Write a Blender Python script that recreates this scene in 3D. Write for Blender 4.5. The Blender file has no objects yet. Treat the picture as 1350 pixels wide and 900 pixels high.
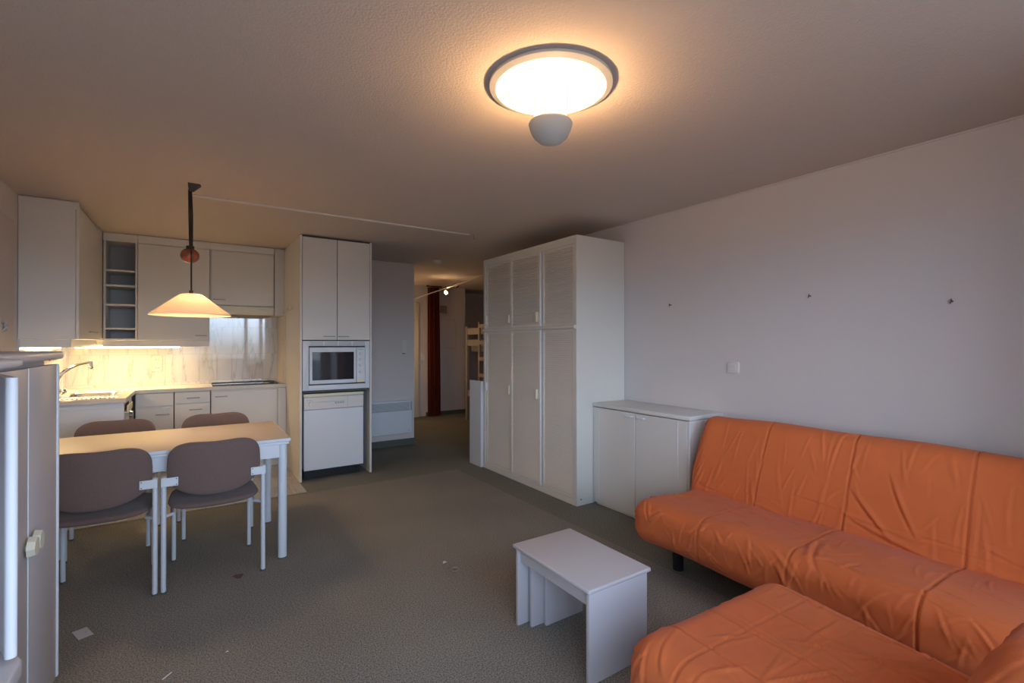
import bpy, bmesh, math, random
import numpy as np
from mathutils import Vector, Matrix
random.seed(7)
S = bpy.context.scene
C = bpy.data.collections.new('apartment'); S.collection.children.link(C)

# ------------------------------------------------------------------ camera, world, exposure
cd = bpy.data.cameras.new('camera'); cam = bpy.data.objects.new('camera', cd); C.objects.link(cam)
cd.sensor_width = 36; cd.lens = 634/1350*36; cd.clip_start = .02
cam.location = (0, 0, 1.35)
cam.rotation_euler = (math.radians(90.2), 0, -math.radians(33.71))
S.camera = cam
S.view_settings.view_transform = 'Standard'; S.view_settings.look = 'None'
S.view_settings.exposure = 0.75; S.view_settings.gamma = 1; S.view_settings.use_curve_mapping = False

SKY = 4.0
LAMP_W, PEND_W, STRIP_W, SPOT_W, HALL_W = 23.0, 9.5, 4.2, .7, 1.5
WARM = (1, .58, .26); WARM2 = (1, .66, .30)

w = bpy.data.worlds.new('world'); S.world = w; w.use_nodes = True
nt = w.node_tree; nt.nodes.clear()
out = nt.nodes.new('ShaderNodeOutputWorld'); bg = nt.nodes.new('ShaderNodeBackground')
tc = nt.nodes.new('ShaderNodeTexCoord'); sx = nt.nodes.new('ShaderNodeSeparateXYZ'); cr = nt.nodes.new('ShaderNodeValToRGB')
ma = nt.nodes.new('ShaderNodeMath'); ma.operation = 'MULTIPLY_ADD'; ma.inputs[1].default_value = .5; ma.inputs[2].default_value = .5
nt.links.new(tc.outputs['Generated'], sx.inputs[0]); nt.links.new(sx.outputs[2], ma.inputs[0]); nt.links.new(ma.outputs[0], cr.inputs[0])
e = cr.color_ramp.elements
e[0].position = .44; e[0].color = (.13, .15, .16, 1)
e[1].position = .53; e[1].color = (1.14, 1.43, 1.82, 1)
q_ = cr.color_ramp.elements.new(.72); q_.color = (.42, .56, .78, 1)
cr.color_ramp.elements.new(.495).color = (.25, .29, .32, 1)
nt.links.new(cr.outputs[0], bg.inputs[0]); bg.inputs[1].default_value = SKY; nt.links.new(bg.outputs[0], out.inputs[0])

def lamp(name, kind, loc, power, color, size=.03, size_y=None, rot=(0, 0, 0)):
    d = bpy.data.lights.new(name, kind); d.energy = power; d.color = color
    if kind == 'AREA':
        d.size = size
        if size_y: d.shape = 'RECTANGLE'; d.size_y = size_y
    else: d.shadow_soft_size = size
    o = bpy.data.objects.new(name, d); C.objects.link(o); o.location = loc; o.rotation_euler = rot
    return o
# portal in the window opening: guides the daylight sampling, gives no light of its own
WX0, WX1, WZ0, WZ1, WY = -.75, 2.30, .12, 2.25, -.5
p = lamp('window_portal', 'AREA', ((WX0+WX1)/2, WY-.12, (WZ0+WZ1)/2), 1, (1, 1, 1), WX1-WX0, WZ1-WZ0, (math.radians(90), 0, 0))
p.data.cycles.is_portal = True

# ------------------------------------------------------------------ materials
M = {}
def mat(name, col, rough=.5, spec=.5, metal=0, emit=None, es=0, bump=None, var=None, trans=0, coat=0, sheen=0):
    m = bpy.data.materials.new(name); m.use_nodes = True; n = m.node_tree; b = n.nodes['Principled BSDF']
    b.inputs['Base Color'].default_value = (*col, 1); b.inputs['Roughness'].default_value = rough
    b.inputs['Metallic'].default_value = metal; b.inputs['Specular IOR Level'].default_value = spec
    b.inputs['Transmission Weight'].default_value = trans; b.inputs['Coat Weight'].default_value = coat
    b.inputs['Sheen Weight'].default_value = sheen
    if emit: b.inputs['Emission Color'].default_value = (*emit, 1); b.inputs['Emission Strength'].default_value = es
    t = n.nodes.new('ShaderNodeTexCoord')
    sc, am = var if var else (3, .03)
    nz = n.nodes.new('ShaderNodeTexNoise'); nz.inputs['Scale'].default_value = sc; nz.inputs['Detail'].default_value = 5
    n.links.new(t.outputs['Object'], nz.inputs['Vector'])
    mx = n.nodes.new('ShaderNodeMix'); mx.data_type = 'RGBA'
    mx.inputs[6].default_value = (*[max(0, c*(1-am)) for c in col], 1); mx.inputs[7].default_value = (*[min(1, c*(1+am)) for c in col], 1)
    n.links.new(nz.outputs['Fac'], mx.inputs[0]); n.links.new(mx.outputs[2], b.inputs['Base Color'])
    if bump:
        s2, st, dist = bump
        n2 = n.nodes.new('ShaderNodeTexNoise'); n2.inputs['Scale'].default_value = s2; n2.inputs['Detail'].default_value = 3
        n.links.new(t.outputs['Object'], n2.inputs['Vector'])
        bp = n.nodes.new('ShaderNodeBump'); bp.inputs['Strength'].default_value = st; bp.inputs['Distance'].default_value = dist
        n.links.new(n2.outputs['Fac'], bp.inputs['Height']); n.links.new(bp.outputs[0], b.inputs['Normal'])
    M[name] = m; return m
mat('wall_paint', (.71, .66, .65), .85, .2, bump=(140, .25, .004), var=(1.5, .02))
mat('ceiling_stucco', (.70, .60, .53), .95, .1, bump=(110, .35, .006), var=(60, .04))
mat('laminate', (.75, .73, .70), .38, .45)
mat('laminate_cool', (.72, .73, .76), .42, .45)
mat('kitchen_white', (.76, .74, .71), .42, .4)
mat('cream', (.80, .76, .60), .45)
mat('wardrobe_white', (.78, .76, .70), .45, .4)
mat('louvre_white', (.82, .77, .71), .5, .35)
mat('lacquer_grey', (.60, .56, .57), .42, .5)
mat('edge_white', (.82, .84, .88), .35, .5)
mat('wood_white', (.62, .59, .61), .4, .4)
mat('metal_white', (.74, .78, .84), .35, .5)
mat('table_beige', (.57, .49, .43), .4, .45)
mat('counter_beige', (.70, .66, .60), .4, .45)
mat('chrome', (.75, .75, .76), .12, .5, 1)
mat('steel', (.62, .62, .62), .25, .5, 1)
mat('brushed', (.42, .39, .34), .45, .5, .1)
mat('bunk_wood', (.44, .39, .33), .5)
mat('black_plastic', (.015, .017, .022), .4)
mat('dark_gap', (.10, .11, .10), .7)
mat('dark_wood', (.045, .035, .028), .5)
mat('hob_glass', (.02, .02, .022), .05, .7)
mat('micro_glass', (.02, .025, .035), .04, .8)
mat('grey_plastic', (.42, .44, .46), .45)
mat('panel_blue', (.74, .79, .86), .4)
mat('brown_cord', (.03, .022, .018), .6)
mat('amber_ball', (.28, .07, .025), .15, .6, coat=.5)
mat('chair_fabric', (.18, .125, .112), .95, .1, bump=(500, .25, .001), var=(330, .4), sheen=.2)
mat('baseboard_dark', (.12, .13, .115), .8, .2, var=(80, .2))
mat('curtain_red', (.22, .035, .016), .9, .1, sheen=.2)
mat('paper', (.62, .60, .62), .8)
mat('stain', (.16, .09, .07), .9)
mat('hall_wood', (.36, .30, .24), .6)
mat('bulb', (1, .9, .7), .5, emit=(1, .75, .42), es=30)
mat('strip_glow', (1, .9, .6), .5, emit=(1, .74, .34), es=9)
mat('socket_cream', (.74, .68, .52), .4)
mat('lamp_white', (.70, .68, .64), .5, .4)
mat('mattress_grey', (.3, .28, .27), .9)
mat('mosaic', (.5, .45, .4), .4)

# orange cover
def fabric():
    m = mat('orange_cover', (.68, .165, .052), .9, .12, bump=(260, .25, .002), var=(9, .07), sheen=.1)
    return m
fabric()
# opal lamp shade: translucent
def opal():
    m = bpy.data.materials.new('opal_shade'); m.use_nodes = True; n = m.node_tree; n.nodes.clear()
    o = n.nodes.new('ShaderNodeOutputMaterial'); d = n.nodes.new('ShaderNodeBsdfDiffuse'); t = n.nodes.new('ShaderNodeBsdfTranslucent')
    g = n.nodes.new('ShaderNodeBsdfGlossy'); g.inputs['Roughness'].default_value = .25
    mx = n.nodes.new('ShaderNodeMixShader'); mx.inputs[0].default_value = .5; m2 = n.nodes.new('ShaderNodeMixShader'); m2.inputs[0].default_value = .04
    nz = n.nodes.new('ShaderNodeTexNoise'); nz.inputs['Scale'].default_value = 4
    cr = n.nodes.new('ShaderNodeValToRGB'); cr.color_ramp.elements[0].color = (.88, .77, .68, 1); cr.color_ramp.elements[1].color = (.92, .82, .74, 1)
    n.links.new(nz.outputs['Fac'], cr.inputs[0])
    for q in (d, t): n.links.new(cr.outputs[0], q.inputs['Color'])
    n.links.new(d.outputs[0], mx.inputs[1]); n.links.new(t.outputs[0], mx.inputs[2])
    n.links.new(mx.outputs[0], m2.inputs[1]); n.links.new(g.outputs[0], m2.inputs[2]); n.links.new(m2.outputs[0], o.inputs[0])
    M['opal'] = m
opal()
# carpet with a paler inner field (carpet seams)
def carpet():
    m = bpy.data.materials.new('carpet'); m.use_nodes = True; n = m.node_tree; b = n.nodes['Principled BSDF']
    b.inputs['Roughness'].default_value = 1; b.inputs['Specular IOR Level'].default_value = .05
    L = n.links.new; t = n.nodes.new('ShaderNodeTexCoord'); s = n.nodes.new('ShaderNodeSeparateXYZ'); L(t.outputs['Object'], s.inputs[0])
    def math_(op, a, v):
        q = n.nodes.new('ShaderNodeMath'); q.operation = op
        if hasattr(a, 'links'): L(a, q.inputs[0])
        else: q.inputs[0].default_value = a
        if hasattr(v, 'links'): L(v, q.inputs[1])
        else: q.inputs[1].default_value = v
        return q.outputs[0]
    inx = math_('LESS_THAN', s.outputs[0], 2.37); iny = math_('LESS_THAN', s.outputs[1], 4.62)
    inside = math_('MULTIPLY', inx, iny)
    n1 = n.nodes.new('ShaderNodeTexNoise'); n1.inputs['Scale'].default_value = 160; n1.inputs['Detail'].default_value = 4; L(t.outputs['Object'], n1.inputs['Vector'])
    n2 = n.nodes.new('ShaderNodeTexNoise'); n2.inputs['Scale'].default_value = 1.6; n2.inputs['Detail'].default_value = 3; L(t.outputs['Object'], n2.inputs['Vector'])
    cr = n.nodes.new('ShaderNodeValToRGB'); L(n1.outputs['Fac'], cr.inputs[0])
    cr.color_ramp.elements[0].position = .34; cr.color_ramp.elements[0].color = (.145, .137, .118, 1)
    cr.color_ramp.elements[1].position = .66; cr.color_ramp.elements[1].color = (.43, .405, .355, 1)
    mx = n.nodes.new('ShaderNodeMix'); mx.data_type = 'RGBA'; mx.blend_type = 'MULTIPLY'; mx.inputs[0].default_value = 1
    c2 = n.nodes.new('ShaderNodeValToRGB'); L(n2.outputs['Fac'], c2.inputs[0])
    c2.color_ramp.elements[0].position = .3; c2.color_ramp.elements[0].color = (.86, .85, .86, 1); c2.color_ramp.elements[1].position = .7; c2.color_ramp.elements[1].color = (1, 1, 1, 1)
    L(cr.outputs[0], mx.inputs[6]); L(c2.outputs[0], mx.inputs[7])
    m3 = n.nodes.new('ShaderNodeMix'); m3.data_type = 'RGBA'; m3.blend_type = 'MULTIPLY'; m3.inputs[0].default_value = 1
    L(mx.outputs[2], m3.inputs[6])
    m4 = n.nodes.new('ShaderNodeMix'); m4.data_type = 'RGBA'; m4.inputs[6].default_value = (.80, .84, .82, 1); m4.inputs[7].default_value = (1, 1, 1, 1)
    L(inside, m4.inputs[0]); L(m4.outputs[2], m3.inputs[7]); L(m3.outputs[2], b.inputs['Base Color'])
    bp = n.nodes.new('ShaderNodeBump'); bp.inputs['Strength'].default_value = .25; bp.inputs['Distance'].default_value = .002
    L(n1.outputs['Fac'], bp.inputs['Height']); L(bp.outputs[0], b.inputs['Normal']); M['carpet'] = m
carpet()
# marble tiles; axis = which object axes run along the tile grid
def marble(name, ax, tw, th, base, vein, grout, x0=0, z0=0, rough=.06, az=2, gl=.006):
    m = bpy.data.materials.new(name); m.use_nodes = True; n = m.node_tree; b = n.nodes['Principled BSDF']; L = n.links.new
    b.inputs['Roughness'].default_value = rough; b.inputs['Specular IOR Level'].default_value = .6; b.inputs['Coat Weight'].default_value = .8 if rough < .1 else .2
    b.inputs['Coat Roughness'].default_value = .02; b.inputs['Coat IOR'].default_value = 1.7
    t = n.nodes.new('ShaderNodeTexCoord'); s = n.nodes.new('ShaderNodeSeparateXYZ'); L(t.outputs['Object'], s.inputs[0])
    c = n.nodes.new('ShaderNodeCombineXYZ')
    a1 = n.nodes.new('ShaderNodeMath'); a1.operation = 'SUBTRACT'; a1.inputs[1].default_value = x0-20*tw; L(s.outputs[ax], a1.inputs[0])
    a2 = n.nodes.new('ShaderNodeMath'); a2.operation = 'SUBTRACT'; a2.inputs[1].default_value = z0-20*th; L(s.outputs[az], a2.inputs[0])
    L(a1.outputs[0], c.inputs[0]); L(a2.outputs[0], c.inputs[1])
    br = n.nodes.new('ShaderNodeTexBrick'); br.offset = 0; br.squash = 1; br.inputs['Scale'].default_value = 1
    br.inputs['Brick Width'].default_value = tw; br.inputs['Row Height'].default_value = th; br.inputs['Mortar Size'].default_value = gl/4
    br.inputs['Mortar Smooth'].default_value = 0; br.inputs['Color1'].default_value = (0, 0, 0, 1); br.inputs['Color2'].default_value = (1, 1, 1, 1); br.inputs['Mortar'].default_value = (.5, .5, .5, 1)
    L(c.outputs[0], br.inputs['Vector'])
    # every tile shifts the veining
    ad = n.nodes.new('ShaderNodeVectorMath'); ad.operation = 'MULTIPLY_ADD'; ad.inputs[1].default_value = (1, 1, 1)
    sc = n.nodes.new('ShaderNodeVectorMath'); sc.operation = 'SCALE'; sc.inputs['Scale'].default_value = 1.7; L(br.outputs['Color'], sc.inputs[0])
    L(c.outputs[0], ad.inputs[0]); L(sc.outputs[0], ad.inputs[2])
    mp = n.nodes.new('ShaderNodeMapping'); mp.inputs['Rotation'].default_value = (0, 0, math.radians(-28)); mp.inputs['Scale'].default_value = (3.4, .55, 1); L(ad.outputs[0], mp.inputs['Vector'])
    nz = n.nodes.new('ShaderNodeTexNoise'); nz.inputs['Scale'].default_value = 2.2; nz.inputs['Detail'].default_value = 5; nz.inputs['Distortion'].default_value = .2; L(mp.outputs[0], nz.inputs['Vector'])
    r = n.nodes.new('ShaderNodeValToRGB'); L(nz.outputs['Fac'], r.inputs[0]); ee = r.color_ramp.elements
    ee[0].position = .46; ee[0].color = (*base, 1); ee[1].position = .57; ee[1].color = (*base, 1)
    q = ee.new(.5); q.color = (*vein, 1); q = ee.new(.488); q.color = (*[(3*x+y)/4 for x, y in zip(base, vein)], 1); q = ee.new(.515); q.color = (*[(2*x+y)/3 for x, y in zip(base, vein)], 1)
    mx = n.nodes.new('ShaderNodeMix'); mx.data_type = 'RGBA'; L(br.outputs['Fac'], mx.inputs[0]); L(r.outputs[0], mx.inputs[6]); mx.inputs[7].default_value = (*grout, 1)
    L(mx.outputs[2], b.inputs['Base Color']); M[name] = m
marble('marble_back', 0, .155, .30, (.64, .63, .63), (.46, .45, .46), (.48, .46, .44), .08, .93)
marble('marble_left', 1, .155, .30, (.64, .63, .63), (.46, .45, .46), (.48, .46, .44), .08, .93)
marble('floor_tile', 0, .33, .33, (.46, .42, .39), (.30, .27, .25), (.2, .19, .18), .1, 4.66, .3, 1)

# ------------------------------------------------------------------ mesh helpers
def new(): return bmesh.new()
def box(bm, x0, x1, y0, y1, z0, z1, bev=0, seg=2):
    r = bmesh.ops.create_cube(bm, size=1); vs = r['verts']
    bmesh.ops.scale(bm, vec=(abs(x1-x0), abs(y1-y0), abs(z1-z0)), verts=vs)
    bmesh.ops.translate(bm, vec=((x0+x1)/2, (y0+y1)/2, (z0+z1)/2), verts=vs)
    if bev:
        ed = list({e for v in vs for e in v.link_edges})
        bmesh.ops.bevel(bm, geom=ed, offset=bev, segments=seg, affect='EDGES', profile=.5)
    return bm
def B(x0, x1, y0, y1, z0, z1, bev=.0015, seg=1): return box(new(), x0, x1, y0, y1, z0, z1, bev, seg)
def cyl(bm, p, q, r, r2=None, seg=20):
    p, q = Vector(p), Vector(q); d = q-p
    res = bmesh.ops.create_cone(bm, cap_ends=True, segments=seg, radius1=r, radius2=r if r2 is None else r2, depth=d.length)
    m = Matrix.Translation((p+q)/2) @ d.to_track_quat('Z', 'Y').to_matrix().to_4x4()
    bmesh.ops.transform(bm, matrix=m, verts=res['verts']); return bm
def tube(bm, pts, r, seg=12, ry=None):
    pts = [Vector(p) for p in pts]; rings = []; n = len(pts); up = Vector((0, 0, 1))
    for i, p in enumerate(pts):
        t = (pts[min(i+1, n-1)]-pts[max(i-1, 0)]).normalized()
        if abs(t.z) > .99: a = Vector((1, 0, 0))
        else: a = t.cross(up).normalized()
        b = t.cross(a).normalized()
        rr = r[i] if isinstance(r, (list, tuple)) else r
        rings.append([bm.verts.new(p+a*math.cos(k*2*math.pi/seg)*rr+b*math.sin(k*2*math.pi/seg)*(rr if ry is None else ry)) for k in range(seg)])
    for i in range(n-1):
        for k in range(seg): bm.faces.new((rings[i][k], rings[i][(k+1) % seg], rings[i+1][(k+1) % seg], rings[i+1][k]))
    bm.faces.new(rings[0][::-1]); bm.faces.new(rings[-1]); return bm
def lathe(bm, prof, c, seg=48, close=False):
    rings = []
    for r, z in prof:
        if r < 1e-6: rings.append([bm.verts.new((c[0], c[1], c[2]+z))])
        else: rings.append([bm.verts.new((c[0]+r*math.cos(k*2*math.pi/seg), c[1]+r*math.sin(k*2*math.pi/seg), c[2]+z)) for k in range(seg)])
    pr = list(zip(rings[:-1], rings[1:]))
    if close: pr.append((rings[-1], rings[0]))
    for a, b in pr:
        for k in range(seg):
            k2 = (k+1) % seg
            if len(a) == 1 and len(b) == 1: continue
            if len(a) == 1: bm.faces.new((a[0], b[k], b[k2]))
            elif len(b) == 1: bm.faces.new((a[k], b[0], a[k2]))
            else: bm.faces.new((a[k], b[k], b[k2], a[k2]))
    return bm
def prism(bm, poly, z0, z1, bev=0):
    a = [bm.verts.new((x, y, z0)) for x, y in poly]; b = [bm.verts.new((x, y, z1)) for x, y in poly]; n = len(poly)
    bm.faces.new(a[::-1]); bm.faces.new(b)
    for i in range(n): bm.faces.new((a[i], a[(i+1) % n], b[(i+1) % n], b[i]))
    if bev:
        bmesh.ops.recalc_face_normals(bm, faces=bm.faces)
        bmesh.ops.bevel(bm, geom=list(bm.edges), offset=bev, segments=3, affect='EDGES', profile=.5)
    return bm
def wloc(o):
    v = Vector((0, 0, 0))
    while o is not None: v += Vector(o.location); o = o.parent
    return v
def obj(name, bm, m, parent=None, loc=None, smooth=True, label=None):
    """link a bmesh given in world coordinates as ONE mesh object; its origin is the parent's or loc"""
    bmesh.ops.recalc_face_normals(bm, faces=bm.faces)
    off = wloc(parent) if parent else Vector(loc or (0, 0, 0))
    bmesh.ops.translate(bm, vec=-off, verts=bm.verts)
    me = bpy.data.meshes.new(name); bm.to_mesh(me); bm.free()
    me.materials.append(M[m] if isinstance(m, str) else m)
    if smooth:
        me.polygons.foreach_set('use_smooth', [True]*len(me.polygons)); me.set_sharp_from_angle(angle=math.radians(38))
    o = bpy.data.objects.new(name, me); C.objects.link(o)
    if parent: o.parent = parent
    elif loc: o.location = loc
    if label: o['label'] = label
    return o
def thing(name, label, cat, loc, group=None):
    o = bpy.data.objects.new(name, None); C.objects.link(o); o.location = loc; o.empty_display_size = .1
    o['label'] = label; o['category'] = cat
    if group: o['group'] = group
    return o
def tag(o, label, cat, group=None):
    o['label'] = label; o['category'] = cat
    if group: o['group'] = group
    return o
def struct(name, bm, m, **k):
    o = obj(name, bm, m, **k); o['kind'] = 'structure'; return o
def dup(root, loc, rotz, label=None):
    r = root.copy(); C.objects.link(r); r.location = loc; r.rotation_euler = (0, 0, rotz)
    if label: r['label'] = label
    for ch in list(root.children):
        c = ch.copy(); C.objects.link(c); c.parent = r
        for g in list(ch.children):
            d = g.copy(); C.objects.link(d); d.parent = c
    return r

# ------------------------------------------------------------------ room shell
H = 2.41; XL = -1.03; XR = 3.22; YB = 6.35
struct('floor', box(new(), -1.6, 6.6, -.7, 9.3, -.1, 0), 'carpet')
struct('floor_tiles', box(new(), XL, .875, 4.665, 5.86, 0, .004), 'floor_tile')
struct('ceiling', box(new(), -1.6, 6.6, -.7, 9.3, H, H+.12), 'ceiling_stucco')
struct('wall_right', box(new(), XR, XR+.15, -.5, 4.72, 0, H), 'wall_paint')
struct('wall_left', box(new(), XL-.15, XL, -.5, YB+.15, 0, H), 'wall_paint')
struct('wall_kitchen', box(new(), XL, 1.5, YB, YB+.15, 0, H), 'wall_paint')
struct('wall_heater', box(new(), 1.56, 2.49, 6.10, 6.25, .085, H), 'wall_paint')
struct('baseboard_heater', box(new(), 1.58, 2.495, 6.088, 6.25, 0, .085), 'baseboard_dark')
struct('wall_corridor', box(new(), 2.34, 2.49, 6.25, 8.35, 0, H), 'wall_paint')
struct('wall_hall', box(new(), 2.49, 4.44, 8.30, 8.45, 0, H), 'wall_paint')
struct('wall_hall_return', box(new(), 4.29, 4.44, 8.45, 9.2, 0, H), 'wall_paint')
struct('baseboard_hall', box(new(), 3.62, 4.45, 8.285, 8.30, 0, .07), 'baseboard_dark')
struct('wall_alcove', box(new(), 4.44, 6.5, 9.05, 9.2, 0, H), 'wall_paint')
struct('wall_far_right', box(new(), 6.4, 6.55, 4.6, 9.2, 0, H), 'wall_paint')
struct('wall_partition', box(new(), 3.22, 6.4, 4.57, 4.72, 0, H), 'wall_paint')
# window side, behind the camera
bm = new()
box(bm, XL-.15, WX0, WY-.2, WY, 0, H); box(bm, WX1, XR+.15, WY-.2, WY, 0, H)
box(bm, WX0, WX1, WY-.2, WY, WZ1, H); box(bm, WX0, WX1, WY-.2, WY, 0, WZ0)
struct('wall_window', bm, 'wall_paint')
bm = new()
for x in (WX0+.03, .28, 1.10, 1.42, WX1-.03): box(bm, x-.035, x+.035, WY-.11, WY-.05, WZ0, WZ1)
for z in (WZ0+.035, WZ1-.035): box(bm, WX0, WX1, WY-.11, WY-.05, z-.035, z+.035)
struct('window_1', bm, 'laminate')
struct('shade_pier', box(new(), 2.42, 2.58, WY, .06, 0, H), 'wall_paint')  # pier added out of view to shade the window end of the right wall
# balcony parapet seen in reflections
struct('trim_balcony', box(new(), -3, 5, -2.2, -2.08, -.1, .95), 'grey_plastic')
# trim between right wall and ceiling
struct('trim_ceiling', box(new(), XR-.008, XR, -.5, 4.57, H-.008, H), 'wall_paint')
# flush door in the left wall
d = struct('door_1', box(new(), XL, XL+.006, 3.55, 4.70, .02, 2.2, .002), 'wall_paint')
bm = new(); tube(bm, [(XL+.005, 4.44, 1.43), (XL+.02, 4.44, 1.435), (XL+.024, 4.44, 1.46), (XL+.02, 4.44, 1.485), (XL+.005, 4.44, 1.49)], .011)
obj('door_handle', bm, 'grey_plastic', d)
# hall door frame
bm = new(); box(bm, 3.36, 3.47, 8.27, 8.30, 0, 2.08, .003)
struct('door_2', bm, 'cream')

# ------------------------------------------------------------------ tall oven housing
t = thing('tall_cabinet', 'tall white kitchen unit housing the microwave and dishwasher', 'cabinet', (1.215, 5.3, 0))
x0, x1, yf = .875, 1.575, 5.01
bm = new(); box(bm, x0, x0+.02, yf, YB-.01, 0, 2.405, .001, 1); box(bm, x1-.02, x1, yf, YB-.3, 0, 2.405, .001, 1)
obj('carcass', bm, 'kitchen_white', t)
bm = B(x0+.021, x1-.021, yf+.02, yf+.4, 1.36, 1.378); box(bm, x0+.021, x1-.021, yf+.03, yf+.4, .862, .878); box(bm, x0+.021, x1-.021, yf+.42, yf+.44, .02, 2.39)
box(bm, x0+.021, x1-.021, yf+.02, yf+.4, 2.392, 2.404)
obj('shelf_panel', bm, 'dark_gap', t)
for a, b2, hx in ((x0+.023, 1.2215, 1.145), (1.2265, x1-.023, 1.285)):
    dr = obj('door', B(a, b2, yf-.002, yf+.017, 1.382, 2.388, .002), 'kitchen_white', t)
    bm = new(); box(bm, hx-.055, hx+.055, yf-.02, yf-.012, 1.412, 1.422, .002); box(bm, hx-.05, hx-.042, yf-.013, yf-.002, 1.413, 1.421); box(bm, hx+.042, hx+.05, yf-.013, yf-.002, 1.413, 1.421)
    obj('handle', bm, 'brushed', dr)
# microwave with fitting frame
t = thing('microwave', 'built-in white microwave with dark window in the tall kitchen unit', 'microwave', (1.225, 5.1, .9))
a, b2 = x0+.025, x1-.025
bm = new(); box(bm, a, a+.055, yf-.006, yf+.02, .885, 1.372, .002); box(bm, b2-.045, b2, yf-.006, yf+.02, .885, 1.372, .002)
box(bm, a+.055, b2-.045, yf-.006, yf+.02, 1.322, 1.372, .002); box(bm, a+.055, b2-.045, yf-.006, yf+.02, .885, .935, .002)
fr = obj('trim_frame', bm, 'panel_blue', t)
for i in range(4):
    xx = a+.065+i*.137
    bm = new()
    for k in range(5): box(bm, xx, xx+.125, yf-.008, yf-.005, 1.328+k*.008, 1.332+k*.008)
    obj('vent', bm, 'grey_plastic', fr)
obj('body', B(a+.057, b2-.047, yf+.012, yf+.36, .938, 1.318), 'dark_gap', t)
dr = obj('door', B(a+.06, 1.41, yf-.018, yf+.011, .948, 1.308, .003), 'panel_blue', t)
obj('window_glass', B(a+.085, 1.385, yf-.021, yf-.017, .985, 1.262, .001), 'micro_glass', dr)
cp = obj('control_panel', B(1.414, b2-.05, yf-.016, yf+.011, .948, 1.308, .003), 'panel_blue', t)
obj('lower_button', B(1.414, b2-.05, yf-.019, yf-.015, .95, .985, .002), 'cream', cp)
for z in (1.24, 1.185, 1.13, 1.055):
    bm = new(); cyl(bm, (1.455, yf-.016, z), (1.455, yf-.03, z), .017, .015); obj('knob', bm, 'laminate', cp)
bm = new()
for k, ww in enumerate((.008, .01, .006, .009, .007)): box(bm, 1.43+k*.011, 1.43+k*.011+ww, yf-.0172, yf-.0158, 1.284, 1.291)
obj('badge', bm, 'grey_plastic', cp)
# dishwasher
t = thing('dishwasher', 'white freestanding dishwasher below the microwave', 'dishwasher', (1.205, 5.3, 0))
a, b2 = .918, 1.498; yd = yf+.03
obj('body', B(a+.004, b2-.004, yd+.022, yd+.38, .10, .842), 'laminate_cool', t)
obj('door', B(a, b2, yd, yd+.02, .095, .690, .004), 'panel_blue', t)
cp = obj('control_panel', B(a, b2, yd-.004, yd+.02, .694, .815, .004), 'laminate', t)
obj('top_cover', B(a-.002, b2+.002, yd-.004, yd+.38, .818, .848, .004), 'cream', t)
bm = new(); cyl(bm, (.985, yd-.004, .75), (.985, yd-.02, .75), .026, .023, 28); box(bm, .982, .988, yd-.026, yd-.018, .73, .77); obj('dial', bm, 'laminate', cp)
for k in range(4):
    bm = B(1.21+k*.024, 1.226+k*.024, yd-.01, yd-.003, .742, .758, .001); obj('button', bm, 'grey_plastic', cp)
bm = B(1.03, 1.31, yd-.0052, yd-.0038, .764, .767); box(bm, 1.335, 1.338, yd-.0052, yd-.0038, .70, .81); box(bm, .94, .99, yd-.0052, yd-.0038, .785, .790)
obj('printed_line', bm, 'grey_plastic', cp)
bm = new()
box(bm, a+.006, b2-.03, yd+.03, yd+.06, .012, .094)
for k in range(7): box(bm, a+.015, b2-.04, yd+.026, yd+.031, .02+k*.01, .025+k*.01)
for k in range(5): box(bm, a+.11*(k+.8), a+.11*(k+.8)+.008, yd+.022, yd+.03, .016, .09)
obj('kick_grille', bm, 'black_plastic', t)

# ------------------------------------------------------------------ base units, back run (front plane y = 5.82)
yf = 5.82
def bar_handle(parent, xc, z, w=.11, m='brushed', y=None):
    y = yf-.02 if y is None else y
    bm = new(); box(bm, xc-w/2, xc+w/2, y-.022, y-.014, z-.005, z+.005, .002)
    for s in (-1, 1): box(bm, xc+s*(w/2-.012)-.004, xc+s*(w/2-.012)+.004, y-.015, y+.001, z-.004, z+.004)
    return obj('handle', bm, m, parent)
def carcass(a, b2, name, label, cat='cabinet'):
    t = thing(name, label, cat, ((a+b2)/2, 6.1, 0))
    bm = B(a+.001, b2-.001, yf, YB-.02, .105, .866); box(bm, a+.001, b2-.001, yf+.05, yf+.07, .005, .104)
    obj('carcass', bm, 'kitchen_white', t); return t
t = carcass(-.445, -.142, 'base_cabinet', 'white base unit with drawer over door, beside the kitchen corner')
dr = obj('drawer', B(-.44, -.145, yf-.02, yf-.001, .738, .862, .002), 'kitchen_white', t)
dr = obj('door', B(-.44, -.145, yf-.02, yf-.001, .115, .722, .002), 'kitchen_white', t); bar_handle(dr, -.23, .655)
t = carcass(-.138, .165, 'base_cabinet', 'narrow white drawer unit between corner unit and hob unit')
for z0, z1, hx in ((.752, .862, .02), (.115, .744, .04)):
    dr = obj('drawer', B(-.134, .160, yf-.02, yf-.001, z0, z1, .002), 'kitchen_white', t); bar_handle(dr, hx, z1-.06)
t = carcass(.17, .873, 'base_cabinet', 'wide white base unit with one broad door under the hob')
dr = obj('door', B(.177, .785, yf-.02, yf-.001, .115, .850, .002), 'kitchen_white', t); bar_handle(dr, .26, .80)
obj('filler_strip', B(.79, .872, yf-.018, yf-.001, .10, .862, .001), 'kitchen_white', t)
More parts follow.
